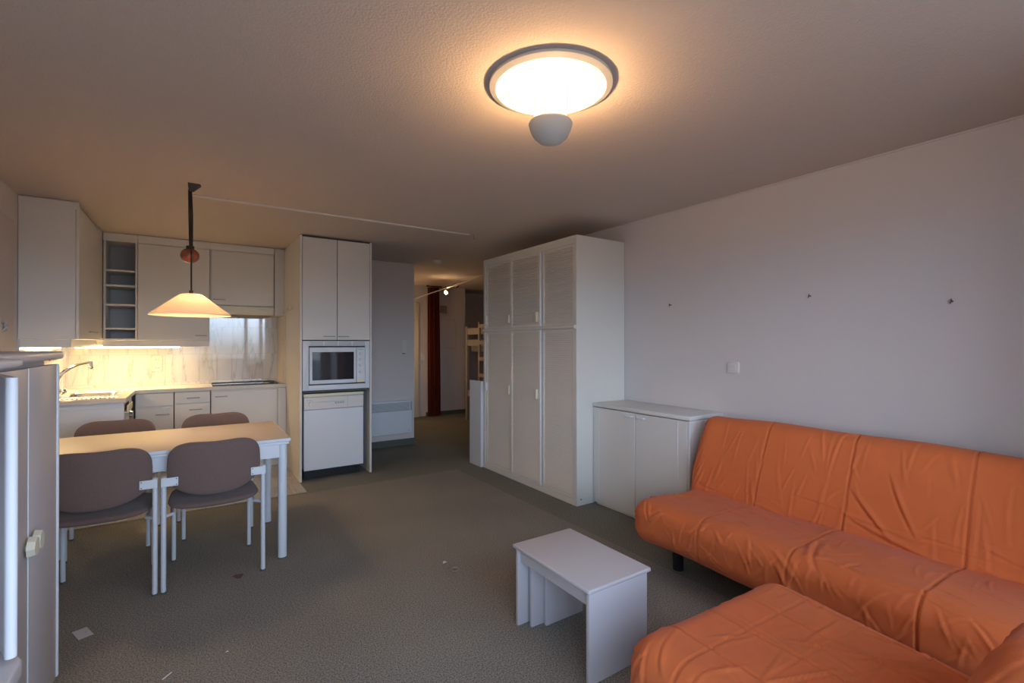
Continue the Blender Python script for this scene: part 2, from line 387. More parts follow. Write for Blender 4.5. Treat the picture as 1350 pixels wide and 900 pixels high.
# left run
t = thing('base_cabinet', 'white end unit of the sink run with a blank side', 'cabinet', (-.73, 5.3, 0))
bm = B(XL+.005, -.455, 5.03, 5.05, 0, .868); 
obj('end_panel', bm, 'panel_blue', t)
obj('edge_strip', B(XL+.005, -.456, 5.025, 5.0295, .825, .868, .001), 'panel_blue', t)
t = thing('washing_machine', 'white built-in washing machine under the sink drainer, dial facing right', 'washing machine', (-.72, 5.36, 0))
obj('body', B(-1.0, -.475, 5.06, 5.66, .01, .76), 'laminate_cool', t)
cp = obj('control_panel', B(-.473, -.458, 5.06, 5.66, .72, .862, .003), 'laminate_cool', t)
bm = new(); box(bm, -.458, -.432, 5.07, 5.40, .775, .785, .002); box(bm, -.440, -.430, 5.07, 5.40, .785, .835, .002); obj('handle', bm, 'cream', cp)
obj('handle_recess', B(-.4575, -.455, 5.08, 5.39, .79, .845), 'stain', cp)
obj('door', B(-.473, -.460, 5.06, 5.66, .06, .715, .003), 'laminate_cool', t)
bm = new(); cyl(bm, (-.458, 5.52, .70), (-.435, 5.52, .70), .045, .035, 24); obj('dial', bm, 'chrome', t)
# worktop with opening for the sink
bm = new(); z0, z1 = .869, .902
yc = 5.79; sx0, sx1, sy0, sy1 = -.90, -.53, 5.30, 5.78
box(bm, XL+.003, sx0, 5.0, YB-.013, z0, z1); box(bm, sx1, -.442, 5.0, yc, z0, z1)
box(bm, sx0, sx1, 5.0, sy0, z0, z1); box(bm, sx0, sx1, sy1, YB-.013, z0, z1); box(bm, sx1, .873, yc, YB-.013, z0, z1)
bmesh.ops.remove_doubles(bm, verts=bm.verts, dist=1e-5)
tag(obj('worktop', bm, 'counter_beige', loc=(-.2, 6.1, .869)), 'pale beige L-shaped kitchen worktop along the marble splashback', 'worktop')
# sink
t = thing('sink', 'stainless steel inset sink with ribbed drainer beside the tap', 'sink', (-.71, 5.54, .9))
bm = new(); n = 40
def rr(cx, cy, a, b, e=5): return [(cx+a*math.copysign(abs(math.cos(k*2*math.pi/n))**(2/e), math.cos(k*2*math.pi/n)), cy+b*math.copysign(abs(math.sin(k*2*math.pi/n))**(2/e), math.sin(k*2*math.pi/n))) for k in range(n)]
cx, cy = (sx0+sx1)/2, (sy0+sy1)/2; rings = []
for (a, b, z) in ((.203, .262, .9025), (.201, .260, .908), (.178, .225, .907), (.170, .215, .90), (.150, .19, .80), (.05, .06, .775), (.02, .02, .773)):
    rings.append([bm.verts.new((x, y, z)) for x, y in rr(cx, cy, a, b, 7 if a > .1 else 2)])
for r0, r1 in zip(rings[:-1], rings[1:]):
    for k in range(n): bm.faces.new((r0[k], r0[(k+1) % n], r1[(k+1) % n], r1[k]))
bm.faces.new(rings[-1])
obj('basin', bm, 'steel', t)
bm = B(-.93, -.50, 5.02, 5.26, .9022, .906)
for k in range(15): cyl(bm, (-.915+k*.028, 5.05, .907), (-.915+k*.028, 5.24, .907), .006, seg=8)
obj('drainer', bm, 'steel', t)
t = thing('faucet', 'chrome kitchen tap with tall curved spout over the sink', 'tap', (-.965, 5.46, .902))
fx, fy = -.965, 5.46
bm = new(); lathe(bm, [(0, 0), (.034, 0), (.034, .012), (.026, .022), (.024, .05), (0, .052)], (fx, fy, .9025)); obj('base', bm, 'chrome', t)
pts = [(fx+.01, fy, .95)]
for k in range(17):
    u = k/16; a = math.pi*(1-.58*u)
    pts.append((fx+.01+.30*(1-math.cos(u*1.35))*1.0, fy, .955+.235*math.sin(u*1.42)))
bm = new(); tube(bm, pts, [.020-.009*i/17 for i in range(18)]); 
sp = obj('spout', bm, 'chrome', t); ex, ez = pts[-1][0], pts[-1][2]
bm = new(); cyl(bm, (ex+.004, fy, ez+.008), (ex+.004, fy, ez-.035), .011); bmesh.ops.create_uvsphere(bm, u_segments=16, v_segments=10, radius=.018, matrix=Matrix.Translation((ex+.004, fy, ez-.045)))
obj('nozzle', bm, 'chrome', sp)
bm = new(); bmesh.ops.create_uvsphere(bm, u_segments=20, v_segments=12, radius=.028, matrix=Matrix.Translation((fx+.07, fy-.01, .945))); cyl(bm, (fx+.02, fy, .935), (fx+.055, fy-.01, .943), .014)
obj('lever', bm, 'chrome', t)
# hob
t = thing('hob', 'flat black-framed glass hob on the worktop below the cooker hood', 'hob', (.49, 6.06, .9))
bm = new(); box(bm, .19, .80, 5.86, 6.27, .9025, .909, .002); obj('glass', bm, 'hob_glass', t)
bm = new()
for a in ((.186, .804, 5.856, 5.864), (.186, .804, 6.266, 6.274), (.184, .192, 5.856, 6.274), (.798, .806, 5.856, 6.274)): box(bm, *a, .903, .913)
obj('frame', bm, 'black_plastic', t)
bm = new()
for q in range(4): cyl(bm, (.755, 5.93+q*.05, .9095), (.755, 5.93+q*.05, .928), .017, .015)
obj('knob', bm, 'black_plastic', t)

# splashback
struct('trim_1', box(new(), XL+.012, .874, YB-.012, YB, .903, 1.75), 'marble_back')
struct('trim_2', box(new(), XL, XL+.012, 4.80, YB-.012, .903, 1.38), 'marble_left')
struct('trim_3', box(new(), .863, .8745, yf, YB-.012, .903, 1.655), 'wall_paint')
# socket
t = thing('wall_socket', 'cream double wall socket on the marble splashback under the shelves', 'socket', (-.30, YB-.012, 1.13))
fp = obj('face_plate', B(-.342, -.256, YB-.026, YB-.0125, 1.05, 1.215, .004), 'socket_cream', t)
for z in (1.175, 1.09):
    bm = new(); cyl(bm, (-.299, YB-.0275, z), (-.299, YB-.0255, z), .024, seg=24); o = obj('outlet', bm, 'socket_cream', fp)
    bm = new(); cyl(bm, (-.310, YB-.0285, z), (-.310, YB-.0274, z), .005, seg=10); cyl(bm, (-.288, YB-.0285, z), (-.288, YB-.0274, z), .005, seg=10); obj('pin_hole', bm, 'black_plastic', fp)
# arched holder on left splashback
t = thing('wall_dispenser', 'tan arched holder on the tiles left of the tap', 'holder', (XL+.012, 5.45, 1.2))
bm = new(); n = 14; A = [(5.13+.0, 1.2)]+[(5.41-.28*math.cos(k*math.pi/n), 1.2+.085*math.sin(k*math.pi/n)**.5) for k in range(n+1)]
va = [bm.verts.new((XL+.0125, y, z)) for y, z in A[1:]]; vb = [bm.verts.new((XL+.06, y, z)) for y, z in A[1:]]
bm.faces.new(va); bm.faces.new(vb[::-1])
for i in range(len(va)): bm.faces.new((va[i], va[(i+1) % len(va)], vb[(i+1) % len(va)], vb[i]))
obj('cover', bm, 'hall_wood', t)
obj('divider', B(XL+.06, XL+.064, 5.40, 5.41, 1.2, 1.28, 0), 'stain', t)

# ------------------------------------------------------------------ wall units
yu = 5.95; xu = -.70
t = thing('wall_cabinet', 'white corner wall cabinet nearest the room, beside the open shelves', 'cabinet', (-.86, 5.4, 1.38))
bm = B(XL+.003, xu-.02, 4.80, 4.82, 1.378, 2.405); box(bm, XL+.003, xu-.02, 4.82, YB-.014, 1.382, 1.40); box(bm, XL+.003, xu-.02, 4.82, YB-.014, 2.36, 2.404)
box(bm, xu-.02, xu-.002, 5.665, yu-.002, 1.38, 2.404)
obj('carcass', bm, 'laminate', t)
obj('cornice', B(XL+.003, xu, 4.797, 4.7995, 2.345, 2.405, .001), 'laminate', t)
dr = obj('door', B(xu-.019, xu, 4.805, 5.66, 1.38, 2.365, .003), 'laminate', t)
bm = new(); box(bm, xu+.012, xu+.02, 5.20, 5.55, 1.438, 1.446, .002)
for y in (5.23, 5.52): box(bm, xu, xu+.013, y-.004, y+.004, 1.438, 1.446)
obj('handle', bm, 'brushed', dr)
bm = B(XL+.003, xu-.045, 4.802, 4.82, 1.318, 1.377); box(bm, xu-.063, xu-.045, 4.82, yu+.02, 1.318, 1.377)
obj('light_valance', bm, 'laminate', t)
t = thing('shelf_unit', 'open wall shelf unit with four shelves at the kitchen corner', 'shelf', (-.58, 6.1, 1.38))
bm = B(-.455, -.437, yu, YB-.014, 1.38, 2.33); box(bm, -.697, -.680, yu+.02, YB-.014, 1.38, 2.33)
box(bm, -.680, -.455, yu, YB-.014, 1.38, 1.395); box(bm, -.697, -.437, yu, YB-.014, 2.33, 2.404); obj('frame', bm, 'kitchen_white', t)
obj('back_panel', B(-.680, -.455, YB-.06, YB-.05, 1.396, 2.33), 'grey_plastic', t)
for z in (2.05, 1.905, 1.72, 1.49): obj('shelf', B(-.679, -.456, yu+.015, YB-.061, z-.009, z+.009), 'kitchen_white', t)
t = thing('wall_cabinet', 'large white wall cabinet behind the pendant lamp', 'cabinet', (-.14, 6.1, 1.38))
obj('carcass', B(-.434, .160, yu+.001, YB-.014, 1.375, 2.404), 'kitchen_white', t)
dr = obj('door', B(-.433, .158, yu-.018, yu, 1.38, 2.322, .002), 'kitchen_white', t); bar_handle(dr, .085, 1.428, .10, y=yu-.018)
obj('cornice', B(-.434, .158, yu-.018, yu, 2.328, 2.404, .001), 'kitchen_white', t)
obj('light_valance', B(-.70, .158, yu, yu+.018, 1.315, 1.374, .001), 'kitchen_white', t)
t = thing('wall_cabinet', 'short white wall cabinet above the cooker hood', 'cabinet', (.5, 6.1, 1.75))
obj('carcass', B(.163, .77, yu+.001, YB-.014, 1.752, 2.404), 'kitchen_white', t)
dr = obj('door', B(.175, .762, yu-.018, yu, 1.757, 2.328, .002), 'kitchen_white', t); bar_handle(dr, .245, 1.81, .11, y=yu-.018)
obj('cornice', B(.16, .77, yu-.018, yu, 2.334, 2.404, .001), 'kitchen_white', t)
obj('filler_strip', B(.775, .873, yu-.02, YB-.014, 1.66, 2.404, .001), 'kitchen_white', t)
t = thing('cooker_hood', 'slim cream cooker hood under the short wall cabinet', 'cooker hood', (.47, 6.1, 1.65))
obj('body', B(.166, .77, yu+.005, YB-.02, 1.66, 1.750), 'cream', t)
fr = obj('front_panel', B(.166, .77, yu-.015, yu+.004, 1.675, 1.748, .003), 'cream', t)
for k in range(5): obj('button', B(.60+k*.02, .612+k*.02, yu-.018, yu-.014, 1.712, 1.718), 'grey_plastic', fr)
obj('grease_filter', B(.19, .75, yu+.03, YB-.05, 1.652, 1.659), 'hall_wood', t)
# under-cabinet striplights
def strip(label, x0, x1, y0, y1, z, powr):
    t = thing('striplight', label, 'striplight', ((x0+x1)/2, (y0+y1)/2, z+.02))
    obj('housing', B(x0-.01, x1+.01, y0-.006, y1+.006, z+.016, z+.034), 'laminate', t)
    obj('tube', B(x0, x1, y0, y1, z-.010, z+.0155, .005, 2), 'strip_glow', t)
    lamp('strip_lamp', 'AREA', ((x0+x1)/2, (y0+y1)/2, z-.014), powr, WARM2, x1-x0, y1-y0)
strip('long glowing striplight under the large wall cabinet and shelves', -.90, -.10, yu+.03, yu+.055, 1.312, STRIP_W)
strip('short glowing striplight under the corner wall cabinet', XL+.05, XL+.075, 4.95, 5.75, 1.312, STRIP_W*.5)
# hooks on tall cabinet side
for k, (yy, z, lab) in enumerate(((5.42, 1.71, 'clear plastic hook on the tall kitchen unit side, the one nearer the room'), (5.72, 1.69, 'clear plastic hook on the tall kitchen unit side, the one nearer the hood'))):
    bm = new(); box(bm, .8605 if yy > yf else .871, .8745, yy-.03, yy+.03, z-.012, z+.02, .003)
    for s in (-.02, .02): tube(bm, [(.871, yy+s, z), (.85, yy+s, z-.02), (.838, yy+s, z-.015), (.835, yy+s, z+.012)], .005, 8)
    tag(obj('wall_hook', bm, 'lamp_white', loc=(.86, yy, z)), lab, 'hook')

# ------------------------------------------------------------------ panel heater, switches
t = thing('panel_heater', 'flat white electric wall heater with louvred grille', 'heater', (2.15, 6.07, .08))
obj('body', B(1.70, 2.437, 6.045, 6.099, .165, .60, .004), 'panel_blue', t)
bm = new()
for k in range(9): box(bm, 1.72, 2.40, 6.036, 6.044, .475+k*.0115, .481+k*.0115)
box(bm, 1.70, 2.437, 6.040, 6.046, .466, .472); box(bm, 2.415, 2.437, 6.038, 6.0449, .47, .58)
obj('grille', bm, 'grey_plastic', t)
obj('knob', B(2.385, 2.40, 6.036, 6.0445, .205, .213), 'grey_plastic', t)
t = thing('light_switch', 'white vertical double light switch on the wall above the heater', 'switch', (2.352, 6.09, 1.31))
fp = obj('face_plate', B(2.315, 2.39, 6.088, 6.0995, 1.215, 1.40, .004), 'laminate', t)
for z in (1.265, 1.35): obj('rocker', B(2.328, 2.377, 6.084, 6.0878, z-.03, z+.03, .002), 'laminate', fp)
obj('label_plate', B(2.32, 2.36, 6.086, 6.0878, 1.208, 1.218), 'black_plastic', fp)
t = thing('light_switch', 'square white switch on the wall above the sofa', 'switch', (3.215, 1.976, 1.17))
fp = obj('face_plate', B(3.207, 3.2195, 1.93, 2.02, 1.137, 1.215, .004), 'laminate', t)
obj('rocker', B(3.202, 3.2065, 1.952, 1.998, 1.152, 1.20, .002), 'laminate', fp)
for y, z, lab in ((2.512, 1.656, 'small dark wall nail nearest the wardrobe'), (1.463, 1.644, 'small dark wall nail between two others'), (.79, 1.562, 'small dark wall nail farthest from the wardrobe')):
    bm = new(); cyl(bm, (3.2195, y, z), (3.195, y, z+.004), .0035, seg=8); tube(bm, [(3.197, y, z+.012), (3.193, y, z), (3.197, y+.004, z-.012)], .003, 6)
    tag(obj('wall_nail', bm, 'stain', loc=(3.21, y, z)), lab, 'nail', 'picture nails on the right wall')

# ------------------------------------------------------------------ wardrobe
t = thing('wardrobe', 'tall white three-door wardrobe with louvred doors', 'wardrobe', (2.93, 3.76, 0))
fx = 2.653; ya, yb = 3.012, 4.535; zt = 2.25
bm = B(fx, XR-.004, ya, ya+.028, 0, zt, .002); box(bm, fx, XR-.004, yb-.04, yb, 0, zt, .002); box(bm, fx, XR-.004, ya+.028, yb-.04, zt-.028, zt, .001, 1)
box(bm, fx, XR-.004, ya+.028, yb-.04, 0, .03, .001, 1); box(bm, XR-.02, XR-.004, ya+.028, yb-.04, .03, zt-.028)
box(bm, fx+.004, fx+.022, ya+.028, yb-.04, zt-.066, zt-.028); box(bm, fx+.001, fx+.022, ya+.028, yb-.04, .03, .052)
box(bm, fx+.03, XR-.03, 3.505, 3.52, .03, zt-.03); box(bm, fx+.03, XR-.03, 4.0, 4.015, .03, zt-.03)
obj('carcass', bm, 'wardrobe_white', t)
bm = new(); tube(bm, [(fx-.006, yb-.02, 1.487), (fx-.006, ya+.01, 1.487)], .017, 14); obj('rail', bm, 'wardrobe_white', t)
cols = [(3.042, 3.492, 0), (3.512, 3.996, -.012), (4.004, 4.492, 0)]
def louvre_door(y0, y1, z0, z1, dx, hy):
    x = fx+.006+dx; st = .030
    bm = B(x, x+.02, y0, y0+st, z0, z1, .002); box(bm, x, x+.02, y1-st, y1, z0, z1, .002)
    box(bm, x+.001, x+.019, y0+st, y1-st, z0, z0+.022); box(bm, x+.001, x+.019, y0+st, y1-st, z1-.022, z1)
    box(bm, x+.015, x+.017, y0+st, y1-st, z0+.02, z1-.02)
    dr = obj('door', bm, 'louvre_white', t)
    bm = new(); zz = z0+.026
    while zz < z1-.034:
        a = [(x+.0005, zz+.001), (x+.0075, zz+.0145), (x+.0145, zz+.0145), (x+.0145, zz+.002), (x+.012, zz+.001)]
        va = [bm.verts.new((q[0], y0+st, q[1])) for q in a]; vb = [bm.verts.new((q[0], y1-st, q[1])) for q in a]
        bm.faces.new(va); bm.faces.new(vb[::-1])
        for i in range(5): bm.faces.new((va[i], va[(i+1) % 5], vb[(i+1) % 5], vb[i]))
        zz += .0185
    s = obj('slats', bm, 'louvre_white', dr, smooth=False)
    if dx:
        obj('edge_trim', B(x-.004, x+.018, y0-.012, y0-.001, z0, z1, .003), 'edge_white', dr)
    zc = z0+.09 if z0 > 1 else .885
    if hy > 3.2:
        bm = B(x-.024, x-.001, hy-.014, hy+.014, zc-.045, zc+.045, .006, 2)
        obj('handle', bm, 'cream', dr)
for i, (y0, y1, dx) in enumerate(cols):
    hy = (3.065, 3.548, 4.024)[i]
    louvre_door(y0, y1, .054, 1.472, dx, hy); louvre_door(y0, y1, 1.502, zt-.068, dx, hy)
# second handle at the far edge of the far column
for zc in (1.602, .885): obj('handle', B(fx-.018, fx+.005, 4.462, 4.488, zc-.045, zc+.045, .006, 2), 'cream' if zc > 1 else 'laminate', t)
bm = new(); cyl(bm, (2.70, ya+.001, .05), (2.70, ya-.003, .05), .006, seg=12); obj('screw_cap', bm, 'dark_gap', t)
# low partition behind
tag(obj('low_partition', B(2.625, 2.66, 4.545, 4.80, 0, .935, .002), 'laminate_cool', loc=(2.64, 4.7, 0)), 'low white board standing behind the wardrobe', 'partition')

# ------------------------------------------------------------------ sideboard
t = thing('sideboard', 'low white two-door cupboard between wardrobe and sofa', 'cupboard', (3.03, 2.53, 0))
fx = 2.83; ya, yb = 2.058, 3.004
bm = B(fx, XR-.004, ya, ya+.02, .02, .815, .003); box(bm, fx, XR-.004, yb-.02, yb, .02, .815, .003); box(bm, fx+.02, XR-.004, ya+.02, yb-.02, .02, .05); box(bm, fx+.02, fx+.03, ya+.02, yb-.02, .05, .80)
box(bm, fx+.02, XR-.01, ya+.02, yb-.02, 0, .02); obj('carcass', bm, 'laminate', t)
obj('top', B(fx-.005, XR-.002, ya-.004, yb+.003, .818, .848, .005, 2), 'laminate', t)
for a, b2, hy in ((ya+.022, 2.540, 2.48), (2.545, yb-.022, 2.60)):
    dr = obj('door', B(fx-.002, fx+.017, a, b2, .045, .812, .002), 'laminate', t)
    e0, e1 = (a+.07, a+.075) if a < 2.2 else (b2-.055, b2-.05)
    obj('edge_bead', B(fx-.005, fx-.0015, e0, e1, .05, .808), 'edge_white', dr)
    bm = new(); tube(bm, [(fx-.002, hy-.035, .785), (fx-.02, hy-.03, .785), (fx-.024, hy, .785), (fx-.02, hy+.03, .785), (fx-.002, hy+.035, .785)], .006, 10)
    obj('handle', bm, 'edge_white', dr)
obj('bottom_rail', B(fx-.001, fx+.018, ya+.022, yb-.022, .022, .043, .001), 'laminate', t)

# ------------------------------------------------------------------ dining table
t = thing('dining_table', 'white metal extending dining table with beige top', 'table', (-.1, 3.69, 0))
tx0, tx1, ty0, ty1 = -.74, .519, 3.296, 4.082
obj('tabletop', B(tx0, tx1, ty0, ty1, .738, .755, .003, 2), 'table_beige', t)
bm = new()
for a in ((tx0-.002, tx1+.002, ty0-.004, ty0-.0005), (tx0-.002, tx1+.002, ty1+.0005, ty1+.004), (tx1+.0005, tx1+.004, ty0-.004, ty1+.004), (tx0-.004, tx0-.0005, ty0-.004, ty1+.004)): box(bm, *a, .737, .7535)
obj('edge_band', bm, 'metal_white', t)
obj('extension_leaf', B(tx0+.01, tx1-.004, ty0+.004, ty1-.004, .717, .734, .003, 2), 'metal_white', t)
bm = new()
for a in ((tx0+.03, tx1-.03, ty0+.02, ty0+.045), (tx0+.03, tx1-.03, ty1-.045, ty1-.02), (tx0+.03, tx0+.055, ty0+.045, ty1-.045), (tx1-.055, tx1-.03, ty0+.045, ty1-.045)): box(bm, *a, .635, .715)
obj('apron', bm, 'metal_white', t)
for x in (tx0+.045, tx1-.038):
    for y in (ty0+.036, ty1-.036):
        bm = new(); cyl(bm, (x, y, .008), (x, y, .7165), .026, seg=24); l = obj('leg', bm, 'metal_white', t)
        bm = new(); cyl(bm, (x, y, 0), (x, y, .0078), .024, seg=24); obj('foot', bm, 'dark_gap', l)

# ------------------------------------------------------------------ dining chairs
def pad(bm, a, b, th, n, fn, rings=14, seg=64, edge=.55):
    """padded panel: superellipse outline a x b; fn(u, v, w) -> point"""
    faces = []
    for side in (1, -1):
        R = []
        for i in range(rings+1):
            r = math.sin(i/rings*math.pi/2) if i else 0
            if i == 0: R.append([bm.verts.new(fn(0, 0, side*th/2))]); continue
            ring = []
            for k in range(seg):
                q = k*2*math.pi/seg; c_, s_ = math.cos(q), math.sin(q)
                u = a*r*math.copysign(abs(c_)**(2/n), c_); v = b*r*math.copysign(abs(s_)**(2/n), s_)
                ww = side*th/2*(max(0, 1-r**8))**.5
                ring.append(bm.verts.new(fn(u, v, ww)))
            R.append(ring)
        for k in range(seg): bm.faces.new((R[0][0], R[1][k], R[1][(k+1) % seg]))
        for i in range(1, rings):
            for k in range(seg): bm.faces.new((R[i][k], R[i+1][k], R[i+1][(k+1) % seg], R[i][(k+1) % seg]))
    bmesh.ops.remove_doubles(bm, verts=bm.verts, dist=1e-5); return bm
def make_chair(loc, label):
    t = thing('dining_chair', label, 'chair', loc, 'brown dining chairs around the table')
    ox, oy = loc[0], loc[1]
    def bk(u, v, w):
        drop = 0
        if v > 0: drop = -.010*math.cos(u/.23*math.pi)
        zz = .655+v+ (drop if v > .05 else 0)
        if v < 0: zz = .655+v*(1-.22*(abs(u)/.23)**2)
        return (ox+u, oy-.028+.052*(u/.23)**2+w+.05*v, zz)
    obj('backrest', pad(new(), .228, .152, .032, 3.1, bk), 'chair_fabric', t)
    def st(u, v, w):
        return (ox+u*(1-.05*v/.2), oy+.215+v, .437+w+.012*(u/.22)**2-.02*max(0, (v-.1)/.1)**2+.004)
    obj('seat', pad(new(), .222, .225, .048, 4.2, st), 'chair_fabric', t)
    for s in (-1, 1):
        x = ox+s*.240
        bm = new(); tube(bm, [(x, oy-.004, .01), (x, oy, .3), (x, oy+.002, .625)], .0125, 14, ry=.019); l = obj('leg', bm, 'metal_white', t)
        bm = new(); tube(bm, [(x, oy-.004, 0), (x, oy-.004, .0098)], .012, 12, ry=.018); obj('foot', bm, 'dark_gap', l)
        xf = ox+s*.205
        bm = new(); tube(bm, [(xf, oy+.43, .01), (xf, oy+.42, .39), (xf, oy+.40, .402)], .0115, 14); l = obj('leg', bm, 'metal_white', t)
        bm = new(); cyl(bm, (xf, oy+.43, 0), (xf, oy+.43, .0098), .0112, seg=12); obj('foot', bm, 'dark_gap', l)
        bm = new(); tube(bm, [(x, oy+.012, .405), (ox+s*.2, oy+.05, .405), (xf, oy+.12, .405), (xf, oy+.40, .405)], .009, 10); obj('seat_rail', bm, 'metal_white', t)
        bm = B(ox+s*.175, ox+s*.252, oy-.024, oy-.019, .576, .622, .001) if s > 0 else B(ox-.252, ox-.175, oy-.024, oy-.019, .576, .622, .001)
        br = obj('bracket', bm, 'metal_white', t)
        bm = new()
        for z in (.584, .614): cyl(bm, (ox+s*.183, oy-.0245, z), (ox+s*.183, oy-.026, z), .003, seg=8)
        obj('screw', bm, 'dark_gap', br)
    return t
c0 = make_chair((.118, 3.215, 0), 'brown upholstered dining chair with its back to the viewer, near right side of table')
dup(c0, (-.400, 3.222, 0), math.radians(-1), 'brown upholstered dining chair with its back to the viewer, beside the left cupboards')
dup(c0, (.165, 4.42, 0), math.pi, 'brown upholstered dining chair behind the table, in front of the hob unit')
dup(c0, (-.440, 4.42, 0), math.pi, 'brown upholstered dining chair behind the table, in front of the sink run')

# ------------------------------------------------------------------ left foreground cupboards
t = thing('cupboard', 'tall cream cupboard with octagonal knobs at left foreground', 'cupboard', (-.7, 2.1, 0))
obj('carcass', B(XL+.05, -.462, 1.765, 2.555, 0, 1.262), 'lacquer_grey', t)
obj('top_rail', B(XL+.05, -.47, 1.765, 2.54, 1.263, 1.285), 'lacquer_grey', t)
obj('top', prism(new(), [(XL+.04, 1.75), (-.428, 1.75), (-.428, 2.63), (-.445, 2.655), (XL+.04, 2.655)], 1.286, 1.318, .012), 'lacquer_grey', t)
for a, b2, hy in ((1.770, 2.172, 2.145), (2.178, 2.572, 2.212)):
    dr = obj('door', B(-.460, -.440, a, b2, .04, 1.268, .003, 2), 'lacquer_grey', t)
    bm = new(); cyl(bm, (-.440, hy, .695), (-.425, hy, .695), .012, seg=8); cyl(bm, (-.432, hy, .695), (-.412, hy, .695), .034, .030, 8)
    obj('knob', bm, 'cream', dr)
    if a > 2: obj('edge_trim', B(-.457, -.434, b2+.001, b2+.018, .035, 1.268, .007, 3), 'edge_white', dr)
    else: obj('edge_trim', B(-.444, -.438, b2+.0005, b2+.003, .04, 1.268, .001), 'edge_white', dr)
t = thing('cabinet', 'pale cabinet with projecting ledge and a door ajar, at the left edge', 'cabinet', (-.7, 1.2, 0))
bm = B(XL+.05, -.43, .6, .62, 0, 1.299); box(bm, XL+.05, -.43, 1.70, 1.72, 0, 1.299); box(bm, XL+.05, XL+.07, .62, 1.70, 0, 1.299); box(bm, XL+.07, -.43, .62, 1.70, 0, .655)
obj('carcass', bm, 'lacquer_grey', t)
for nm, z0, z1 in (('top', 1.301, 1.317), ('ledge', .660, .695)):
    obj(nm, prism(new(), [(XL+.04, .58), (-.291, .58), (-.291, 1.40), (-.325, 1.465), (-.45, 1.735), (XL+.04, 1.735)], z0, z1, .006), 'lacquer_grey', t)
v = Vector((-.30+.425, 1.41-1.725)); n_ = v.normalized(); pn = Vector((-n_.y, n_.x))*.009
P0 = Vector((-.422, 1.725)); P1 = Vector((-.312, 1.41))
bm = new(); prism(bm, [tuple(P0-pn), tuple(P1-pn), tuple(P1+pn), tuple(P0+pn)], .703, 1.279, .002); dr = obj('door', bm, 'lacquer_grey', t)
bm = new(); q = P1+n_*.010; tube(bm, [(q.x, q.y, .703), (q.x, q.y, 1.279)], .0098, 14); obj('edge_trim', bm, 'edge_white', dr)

# ------------------------------------------------------------------ nest of tables
def side_table(label, x0, x1, y0, y1, zt, th, ov, apron):
    t = thing('nesting_table', label, 'table', ((x0+x1)/2, (y0+y1)/2, 0))
    obj('top', B(x0, x1, y0, y1, zt-th, zt, .006, 3), 'wood_white', t)
    for a in ((y0+ov, y0+ov+.019), (y1-ov-.019, y1-ov)):
        obj('side_panel', B(x0+ov, x1-ov, a[0], a[1], 0, zt-th-.0005, .004, 2), 'wood_white', t)
    if apron: obj('apron', B(x0+.025, x0+.04, y0+ov+.02, y1-ov-.02, zt-th-.062, zt-th-.001, .002), 'wood_white', t)
    return t
side_table('largest white nesting table, with the two smaller ones under it', 1.288, 1.650, 1.392, 1.928, .385, .018, .012, True)
side_table('middle white nesting table under the largest one', 1.338, 1.664, 1.436, 1.876, .352, .016, .008, True)
side_table('smallest white nesting table, innermost of the nest', 1.405, 1.652, 1.474, 1.846, .268, .014, .006, False)

# ------------------------------------------------------------------ sofas
def rbox(L, D, T, r, step):
    """dense rounded box centred at origin as (verts, faces)"""
    nx, ny, nz = [max(2, int(round(q/step))) for q in (L, D, T)]
    pts = {}; V = []; Fs = []
    def vid(i, j, k):
        if (i, j, k) not in pts:
            pts[(i, j, k)] = len(V); V.append((-L/2+L*i/nx, -D/2+D*j/ny, -T/2+T*k/nz))
        return pts[(i, j, k)]
    for i in range(nx):
        for j in range(ny):
            Fs.append((vid(i, j, 0), vid(i, j+1, 0), vid(i+1, j+1, 0), vid(i+1, j, 0))); Fs.append((vid(i, j, nz), vid(i+1, j, nz), vid(i+1, j+1, nz), vid(i, j+1, nz)))
    for i in range(nx):
        for k in range(nz):
            Fs.append((vid(i, 0, k), vid(i+1, 0, k), vid(i+1, 0, k+1), vid(i, 0, k+1))); Fs.append((vid(i, ny, k), vid(i, ny, k+1), vid(i+1, ny, k+1), vid(i+1, ny, k)))
    for j in range(ny):
        for k in range(nz):
            Fs.append((vid(0, j, k), vid(0, j, k+1), vid(0, j+1, k+1), vid(0, j+1, k))); Fs.append((vid(nx, j, k), vid(nx, j+1, k), vid(nx, j+1, k+1), vid(nx, j, k+1)))
    V = np.array(V); h = np.array([L/2, D/2, T/2]); core = np.clip(V, -(h-r), h-r); d = V-core
    nn = np.linalg.norm(d, axis=1, keepdims=True); N = d/np.maximum(nn, 1e-9); 
    V2 = core+N*np.where(nn > 1e-9, r, 0)
    return V2, N, Fs
